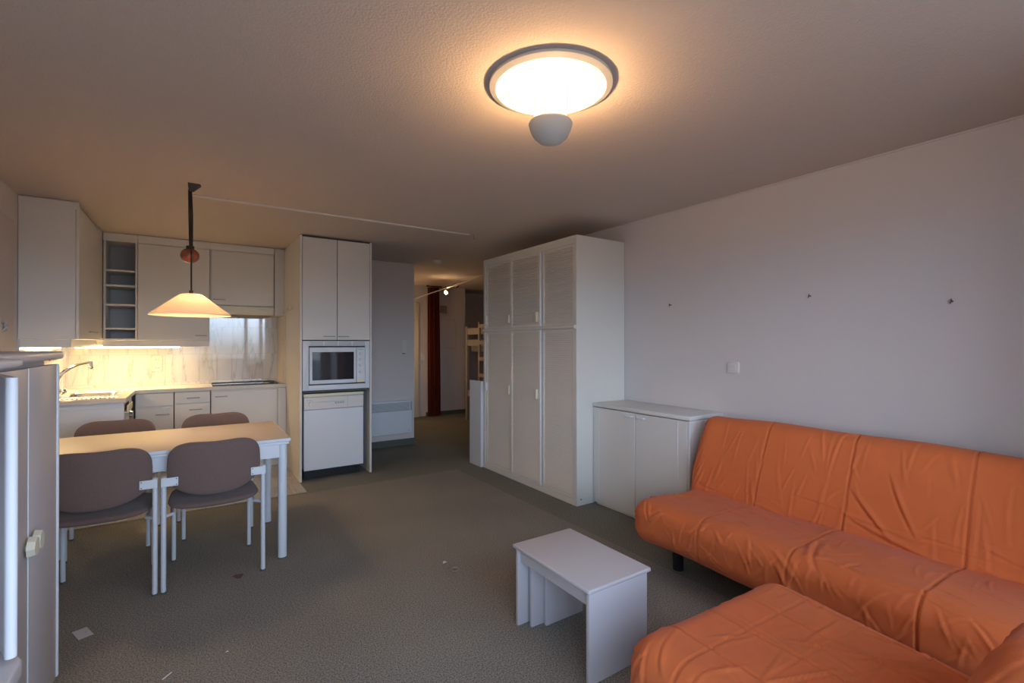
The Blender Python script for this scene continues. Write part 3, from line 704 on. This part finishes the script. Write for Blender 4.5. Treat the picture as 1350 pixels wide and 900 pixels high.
def wrinkles(V, N, rng, creases, seams, amp=1):
    """displacement along N: folds (ridge + groove) and stitched seams"""
    d = np.zeros(len(V))
    for (p, q, wd, a) in creases:
        p = np.array(p, float); q = np.array(q, float); pq = q-p; L2 = (pq**2).sum(); L = L2**.5
        t = ((V-p)@pq)/L2; perp = V-(p+np.clip(t, 0, 1)[:, None]*pq)
        nrm = np.cross(pq/L, N); s = (perp*nrm).sum(1)
        wd = wd*.8; s = s+wd*.9*np.sin(t*3.1+p[0]*37)
        fade = np.clip(1-np.abs(t-.5)*2, 0, 1)**.6*(t > 0)*(t < 1)
        dist = np.linalg.norm(perp, axis=1)
        d += amp*1.25*a*fade*(np.exp(-(s/wd)**2)-1.1*np.exp(-((s-wd*1.25)/(wd*.5))**2))*(dist < wd*6)
    for (axis, c, wd, a) in seams:
        s = V[:, axis]-c+.004*np.sin(V[:, (axis+1) % 3]*17); d -= a*np.exp(-(s/wd)**2); d += a*.18*np.exp(-(s/(wd*5))**2)
    d += amp*(.004*np.sin(V[:, 0]*9+2*np.sin(V[:, 1]*6))+.003*np.sin(V[:, 1]*15+V[:, 0]*4+V[:, 2]*9))
    return d
def npmesh(name, V, Fs, m, parent):
    me = bpy.data.meshes.new(name); me.from_pydata(V.tolist(), [], Fs); me.update(); me.materials.append(M[m])
    me.polygons.foreach_set('use_smooth', [True]*len(me.polygons))
    o = bpy.data.objects.new(name, me); C.objects.link(o); o.parent = parent; return o
def sofa(name, label, loc, rotz, L, seed, seams_x, seat_d=.66, seat_t=.25, step=.0065, seatcr=(), backcr=(), quilt=False):
    """local frame: x along the sofa, y backwards, z up; seat front at y=0"""
    rng = random.Random(seed)
    t = thing(name, label, 'sofa', loc); t.rotation_euler = (0, 0, rotz)
    # seat
    V, N, Fs = rbox(L, seat_d, seat_t, .095, step)
    cr = list(seatcr); D2 = seat_d/2; T2 = seat_t/2
    for k in range(int(55*L)):            # crumples along the front roll
        x = rng.uniform(-L/2+.05, L/2-.05); z = rng.uniform(-T2, T2*.6); l = rng.uniform(.05, .16)
        cr.append(((x, -D2, z), (x+rng.uniform(-.14, .14), -D2+rng.uniform(0, .03), z+l), rng.uniform(.006, .012), rng.uniform(.0012, .0038)))
    for k in range(int(48*L)):            # folds on the seat top
        x = rng.uniform(-L/2, L/2); y = rng.uniform(-D2+.03, D2-.1); a = rng.choice((rng.uniform(-.5, .5), rng.uniform(-.4, .4), rng.uniform(1.0, 1.9))); l = rng.uniform(.08, .30)
        cr.append(((x, y, T2), (x+l*math.cos(a), y+l*math.sin(a), T2), rng.uniform(.006, .012), rng.uniform(.0015, .0045)))
    for k in range(14):                     # ends
        for e in (-1, 1):
            y = rng.uniform(-D2, D2); z = rng.uniform(-T2, 0)
            cr.append(((e*L/2, y, z), (e*(L/2-.03), y+rng.uniform(-.1, .1), z+.18), rng.uniform(.007, .012), rng.uniform(.003, .006)))
    se = [(0, x, .0035, .011) for x in seams_x]
    if quilt: se += [(1, y, .003, .006) for y in (-.20, -.03, .14)]
    top = np.clip(V[:, 2]/T2, 0, 1)
    d = wrinkles(V, N, rng, cr, se, .8 if quilt else 1)
    # padded crown on top, sag at the front underside
    V = V+N*d[:, None]; V[:, 2] += top*.018*np.cos(np.clip(V[:, 0]/L, -.5, .5)*math.pi)*np.cos(V[:, 1]/seat_d*math.pi)
    V[:, 2] -= .03*(V[:, 1]+D2)/seat_d       # slopes down to the back
    V += np.array([0, D2, .188+T2])
    npmesh('seat', V, Fs, 'orange_cover', t)
    # backrest
    bh, bt = .60, .17
    V, N, Fs = rbox(L-.02, bt, bh, .08, step); cr = list(backcr)
    for k in range(int(40*L)):
        x = rng.uniform(-L/2, L/2); z = rng.uniform(-bh/2+.08, bh/2-.05); l = rng.uniform(.08, .32)
        cr.append(((x, -bt/2, z-l/2), (x+rng.uniform(-.07, .07), -bt/2, z+l/2), rng.uniform(.006, .012), rng.uniform(.0015, .004)))
    for k in range(int(14*L)):
        x = rng.uniform(-L/2, L/2); z = rng.uniform(-bh/2+.04, -bh/2+.22); l = rng.uniform(.12, .4)
        cr.append(((x, -bt/2, z), (x+l, -bt/2, z-rng.uniform(0, .07)), rng.uniform(.006, .012), rng.uniform(.002, .005)))
    d = wrinkles(V, N, rng, cr, [(0, x, .0035, .011) for x in seams_x]+[(2, -.16, .003, .002)])
    V = V+N*d[:, None]; V[:, 1] -= .02*np.cos(V[:, 2]/bh*math.pi)*(V[:, 1] < 0)
    a = math.radians(-21); ca, sa = math.cos(a), math.sin(a)
    y, z = V[:, 1].copy(), V[:, 2].copy()+bh/2
    V[:, 1] = y*ca-z*sa; V[:, 2] = y*sa+z*ca
    V += np.array([0, seat_d-.045, .305])
    npmesh('backrest', V, Fs, 'orange_cover', t)
    # frame and feet
    Pw = Vector(loc)
    bm = box(new(), Pw.x-L/2+.10, Pw.x+L/2-.10, Pw.y+.24, Pw.y+seat_d-.08, .140, .18); obj('frame', bm, 'black_plastic', t)
    for s in (-1, 1):
        for y in (.27, seat_d-.12):
            bm = new(); cyl(bm, (Pw.x+s*(L/2-.14), Pw.y+y, 0), (Pw.x+s*(L/2-.14), Pw.y+y, .1399), .030, .034, 20); obj('foot', bm, 'black_plastic', t)
    return t
# along the right wall: local x -> world -y, local y -> world +x
L1 = 1.96
sofa('sofa_bed', 'long orange-covered sofa bed along the right wall', (2.155, 1.985-L1/2, 0), -math.pi/2, L1, 3,
     [-L1/2+.46, -L1/2+.905, -L1/2+1.36, -L1/2+1.80], .62,
     backcr=[((-L1/2+.93, -.085, .02), (-L1/2+1.12, -.085, -.22), .014, .008), ((-L1/2+.92, -.085, -.12), (-L1/2+1.30, -.085, -.24), .014, .009), ((-L1/2+1.08, -.085, .12), (-L1/2+1.20, -.085, -.16), .012, .007)],
     seatcr=[((-L1/2+.03, -.05, .115), (-L1/2+.20, .12, .115), .012, .006), ((-L1/2+1.0, -.30, .10), (-L1/2+.9, -.05, .115), .016, .009), ((-L1/2+.85, -.31, .05), (-L1/2+.95, -.31, -.08), .014, .01)])
sofa('sofa_bed', 'orange-covered lounge seat in the right foreground', (1.525, 1.055, 0), math.pi-math.radians(3), .80, 11, [.22, .04, -.14, -.30], .80, quilt=True,
     seatcr=[((.27, -.05, .115), (-.02, .06, .115), .007, .008), ((.0, -.12, .115), (-.12, .05, .115), .007, .008), ((-.25, -.05, .115), (-.33, .10, .115), .007, .006), ((-.1, .02, .115), (-.3, .2, .115), .008, .007), ((.1, .05, .115), (-.1, .2, .115), .008, .007), ((.2, -.24, .115), (.05, -.18, .115), .007, .005)])

# ------------------------------------------------------------------ lamps
# ceiling lamp
lx, ly = 1.225, 1.551
t = thing('ceiling_lamp', 'round ceiling lamp with white dish and small hanging bowl', 'lamp', (lx, ly, H))
bm = new(); lathe(bm, [(.0, -.004), (.19, -.005), (.212, -.010), (.220, -.019), (.226, -.022), (.250, -.014), (.252, -.009), (.250, -.002), (.20, -.001), (0, -.0005)], (lx, ly, H), 80); obj('dish', bm, 'lamp_white', t)
bz = 2.165
bm = new(); prof = [(0, 0), (.025, .002), (.05, .012), (.071, .032), (.084, .058), (.090, .082), (.087, .088), (.081, .084), (.070, .05), (.045, .022), (0, .012)]
lathe(bm, prof, (lx, ly, bz), 56); obj('bowl', bm, 'lamp_white', t)
for a in (2.2, 5.3):
    bm = new(); x, y = lx+.07*math.cos(a), ly+.07*math.sin(a); cyl(bm, (x, y, bz+.05), (x, y, H-.006), .0018, seg=8); obj('rod', bm, 'brushed', t)
bm = new(); bmesh.ops.create_uvsphere(bm, u_segments=16, v_segments=10, radius=.022, matrix=Matrix.Translation((lx, ly, bz+.075))); obj('bulb', bm, 'bulb', t)
lamp('ceiling_lamp_light', 'POINT', (lx, ly, bz+.085), LAMP_W, WARM, .025)
# pendant
px, py = 0.0, 3.85
t = thing('pendant_lamp', 'opal cone pendant lamp with amber counterweight over dining table', 'lamp', (px, py, H))
bm = new(); a = [(-.02, -.035), (.05, -.03), (.055, .03), (-.02, .035)]
va = [bm.verts.new((px+q[0], py+q[1], H-.001)) for q in a]; vb = [bm.verts.new((px+q[0]*.35-.008, py+q[1]*.35, H-.05)) for q in a]
bm.faces.new(va); bm.faces.new(vb[::-1])
for i in range(4): bm.faces.new((va[i], va[(i+1) % 4], vb[(i+1) % 4], vb[i]))
obj('canopy', bm, 'dark_wood', t)
bm = new()
for k, o_ in enumerate((-.007, 0, .007)): tube(bm, [(px+o_-.008, py, H-.04), (px+o_*1.3-.004, py, 2.2), (px+o_-.002, py, 1.995)], .0042, 8)
tube(bm, [(px, py, 2.0), (px, py-.012, 1.94), (px, py, 1.68)], .005, 8); obj('cord', bm, 'brown_cord', t)
bm = new(); bmesh.ops.create_uvsphere(bm, u_segments=32, v_segments=20, radius=.056, matrix=Matrix.Translation((px-.008, py+.052, 1.940)) @ Matrix.Diagonal((1, 1, .9, 1)))
cw = obj('counterweight', bm, 'amber_ball', t)
bm = new(); cyl(bm, (px-.006, py+.045, 1.985), (px-.006, py+.045, 2.003), .024, seg=20); obj('cap', bm, 'dark_wood', cw)
bm = new(); lathe(bm, [(.0, .145), (.055, .143), (.066, .138), (.232, .006), (.230, .0), (.226, .004), (.062, .134), (.0, .139)], (px, py, 1.533), 72)
sh = obj('shade', bm, 'opal', t)
bm = new(); cyl(bm, (px, py, 1.672), (px, py, 1.700), .012, seg=14); cyl(bm, (px, py, 1.60), (px, py, 1.671), .018, seg=14); obj('lamp_holder', bm, 'dark_wood', t)
bm = new(); bmesh.ops.create_uvsphere(bm, u_segments=16, v_segments=10, radius=.028, matrix=Matrix.Translation((px, py, 1.575))); obj('bulb', bm, 'bulb', t)
lamp('pendant_light', 'POINT', (px, py, 1.548), PEND_W*.5, WARM2, .028)
lamp('pendant_light_upper', 'POINT', (px+.045, py, 1.635), PEND_W*.5, WARM2, .02)
# ceiling trunking
t = thing('cable_trunking', 'thin white cable trunking running across the ceiling', 'trunking', (1.15, 4.12, H-.01))
obj('cover', B(.04, 2.25, 4.112, 4.128, H-.012, H-.0005, .001), 'laminate', t)
obj('cable', B(-.005, .04, 4.105, 4.125, H-.008, H-.0005, .001), 'laminate', t)
bm = new(); tube(bm, [(2.29, 4.11, H-.0005), (2.29, 4.11, H-.03), (2.30, 4.11, H-.045), (2.31, 4.11, H-.035)], .003, 8)
tag(obj('ceiling_hook', bm, 'dark_gap', loc=(2.29, 4.11, H)), 'small dark hook in the ceiling past the trunking end', 'hook')
bm = new(); lathe(bm, [(0, -.045), (.03, -.043), (.042, -.03), (.055, -.012), (.055, -.0005), (0, -.0005)], (2.63, 5.66, H), 32)
o = tag(obj('smoke_detector', bm, 'lamp_white', loc=(2.63, 5.66, H)), 'small white round smoke detector on the hallway ceiling', 'smoke detector')

# ------------------------------------------------------------------ hallway
t = thing('cable_light', 'glowing spotlight on a slanting tension wire in the hallway', 'lamp', (3.42, 7.3, 2.2))
bm = new(); tube(bm, [(3.30, 8.295, 2.13), (3.42, 7.3, 2.225), (3.62, 6.0, 2.36), (3.70, 5.45, 2.409)], .008, 8); obj('wire', bm, 'laminate', t)
sp = Vector((3.72, 7.1, 2.215))
def on_wire(y):
    u = (8.295-y)/(8.295-6.0); return Vector((3.30+.32*u, y, 2.13+.23*u))
s1 = on_wire(7.15)
bm = new(); cyl(bm, (s1.x, s1.y, s1.z), (s1.x, s1.y, s1.z-.05), .006, seg=8); cyl(bm, (s1.x, s1.y+.01, s1.z-.055), (s1.x-.01, s1.y-.045, s1.z-.075), .022, .038, 20)
hd = obj('spot_head', bm, 'chrome', t)
bm = new(); bmesh.ops.create_uvsphere(bm, u_segments=14, v_segments=8, radius=.024, matrix=Matrix.Translation((s1.x-.015, s1.y-.06, s1.z-.078))); obj('bulb', bm, 'bulb', hd)
lamp('spot_light', 'POINT', (s1.x-.03, s1.y-.12, s1.z-.085), SPOT_W, WARM, .02)
s2 = on_wire(6.85)
bm = new(); cyl(bm, (s2.x, s2.y, s2.z+.01), (s2.x+.01, s2.y-.03, s2.z-.03), .014, .03, 16); obj('spot_head', bm, 'chrome', t)
# lamp in the side corridor hidden by the heater wall: gives the orange glow on the hall wall
t = thing('wall_lamp', 'small round wall lamp in the side corridor', 'lamp', (2.56, 7.6, 1.45))
bm = new(); lathe(bm, [(0, -.05), (.04, -.04), (.055, 0), (.04, .04), (0, .05)], (2.56, 7.6, 1.35), 24); obj('globe', bm, 'bulb', t)
bm = B(2.491, 2.504, 7.55, 7.65, 1.30, 1.40); obj('base', bm, 'laminate', t)
lamp('wall_lamp_light', 'POINT', (2.66, 7.6, 1.25), HALL_W, (1, .42, .16), .04)
# curtain
bm = new(); cols_ = 60; rows = 12; vv = []
for i in range(cols_+1):
    u = i/cols_; row = []
    for j in range(rows+1):
        q = j/rows; wdt = .215+.03*(1-q); x = 3.60+.005*(1-q)+u*wdt; y = 8.16+.032*math.sin(u*math.pi*11+.5*math.sin(q*3))+.01*math.sin(u*23)
        row.append(bm.verts.new((x, y, .015+q*2.36)))
    vv.append(row)
for i in range(cols_):
    for j in range(rows): bm.faces.new((vv[i][j], vv[i+1][j], vv[i+1][j+1], vv[i][j+1]))
r = bmesh.ops.solidify(bm, geom=bm.faces[:], thickness=.004)
t = thing('curtain', 'rust red curtain gathered narrow in the hallway', 'curtain', (3.7, 8.16, .01))
obj('cloth', bm, 'curtain_red', t); bm = new(); cyl(bm, (3.57, 8.16, 2.392), (3.87, 8.16, 2.392), .010, seg=10); box(bm, 3.58, 3.60, 8.15, 8.17, 2.39, H-.0005); obj('rod', bm, 'dark_wood', t)
t = thing('light_switch', 'small square switch on the hallway wall beside the red curtain', 'switch', (3.56, 8.29, 1.07))
fp = obj('face_plate', B(3.52, 3.60, 8.288, 8.2995, 1.03, 1.11, .003), 'laminate', t); obj('rocker', B(3.54, 3.58, 8.284, 8.2878, 1.045, 1.095, .002), 'laminate', fp)
t = thing('intercom', 'small pale box on the hallway wall right of the curtain top', 'wall box', (3.95, 8.28, 2.0))
fp = obj('housing', B(3.90, 4.03, 8.265, 8.2995, 1.92, 2.06, .004), 'hall_wood', t); obj('front_cover', B(3.915, 4.015, 8.26, 8.2648, 1.935, 2.045, .002), 'hall_wood', fp)
t = thing('fuse_box', 'flat rectangular panel cover on the hallway wall', 'panel', (4.03, 8.29, 1.55))
obj('frame', B(3.89, 4.22, 8.285, 8.2995, 1.26, 1.80, .003), 'wall_paint', t); obj('door', B(3.90, 4.21, 8.28, 8.2848, 1.275, 1.79, .002), 'wall_paint', t)
# bunk bed
t = thing('bunk_bed', 'white wooden bunk bed end with ladder in the dim alcove', 'bed', (4.6, 7.3, 0))
bx0, bx1, by0, by1 = 4.02, 4.90, 6.55, 7.45
for x in (bx0+.0, bx1):
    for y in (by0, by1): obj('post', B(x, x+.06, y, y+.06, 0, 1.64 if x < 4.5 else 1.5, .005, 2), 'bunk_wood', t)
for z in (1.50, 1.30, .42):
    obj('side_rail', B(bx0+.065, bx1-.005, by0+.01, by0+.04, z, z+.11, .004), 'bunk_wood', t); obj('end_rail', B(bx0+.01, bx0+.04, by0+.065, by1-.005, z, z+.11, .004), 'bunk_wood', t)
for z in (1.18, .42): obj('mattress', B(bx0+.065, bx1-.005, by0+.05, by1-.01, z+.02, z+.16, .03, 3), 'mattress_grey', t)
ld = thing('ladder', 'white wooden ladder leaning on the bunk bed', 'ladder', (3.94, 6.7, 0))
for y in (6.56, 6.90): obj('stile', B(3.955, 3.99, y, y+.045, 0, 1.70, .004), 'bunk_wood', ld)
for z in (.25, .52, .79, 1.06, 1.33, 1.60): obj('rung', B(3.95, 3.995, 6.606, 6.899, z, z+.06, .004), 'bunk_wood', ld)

# ------------------------------------------------------------------ bits on the floor
def scrap(name, label, cat, x, y, poly, h, m, rot=0, group=None):
    bm = new(); c_, s_ = math.cos(rot), math.sin(rot)
    prism(bm, [(x+a*c_-b*s_, y+a*s_+b*c_) for a, b in poly], .0012, .0012+h)
    return tag(obj(name, bm, m, loc=(x, y, 0)), label, cat, group)
o = scrap('paper_tag', 'square scrap of white paper on the carpet, left foreground', 'paper', -.417, 2.972, [(-.027, -.05), (.027, -.05), (.027, .05), (-.027, .05)], .001, 'paper', .38)
obj('printed_mark', B(-.412, -.402, 2.972, 2.984, .0023, .0026, 0), 'grey_plastic', o)
scrap('paper_scrap', 'tiny white paper scrap on the carpet left of the nesting tables', 'paper', 1.30, 2.70, [(-.016, -.014), (.016, -.004), (.0, .014)], .002, 'edge_white')
scrap('paper_strip', 'thin white paper strip on the carpet at the bottom edge', 'paper', -.079, 2.402, [(-.022, -.006), (.022, .0), (.022, .006), (-.022, 0)], .001, 'edge_white', .7)
scrap('paper_crumb', 'white crumb on the carpet in the open floor', 'crumb', .133, 2.446, [(-.006, -.004), (.006, -.002), (.002, .005)], .002, 'edge_white')
scrap('stain', 'small dark brown stain on the carpet behind the right chair leg', 'stain', .231, 3.264-.06, [(.026*math.cos(k*.7)*(1+.25*math.sin(k*2.1)), .03*math.sin(k*.7)*(1+.2*math.cos(k*1.7))) for k in range(9)], .0008, 'stain')
bm = new(); tube(bm, [(1.307+.024*math.cos(k*.42), 2.569+.024*math.sin(k*.42), .004+.0003*k) for k in range(20)], .0022, 6)
tag(obj('wire_ring', bm, 'hall_wood', loc=(1.307, 2.569, 0)), 'little brown ring of wire on the carpet near the nesting tables', 'ring')
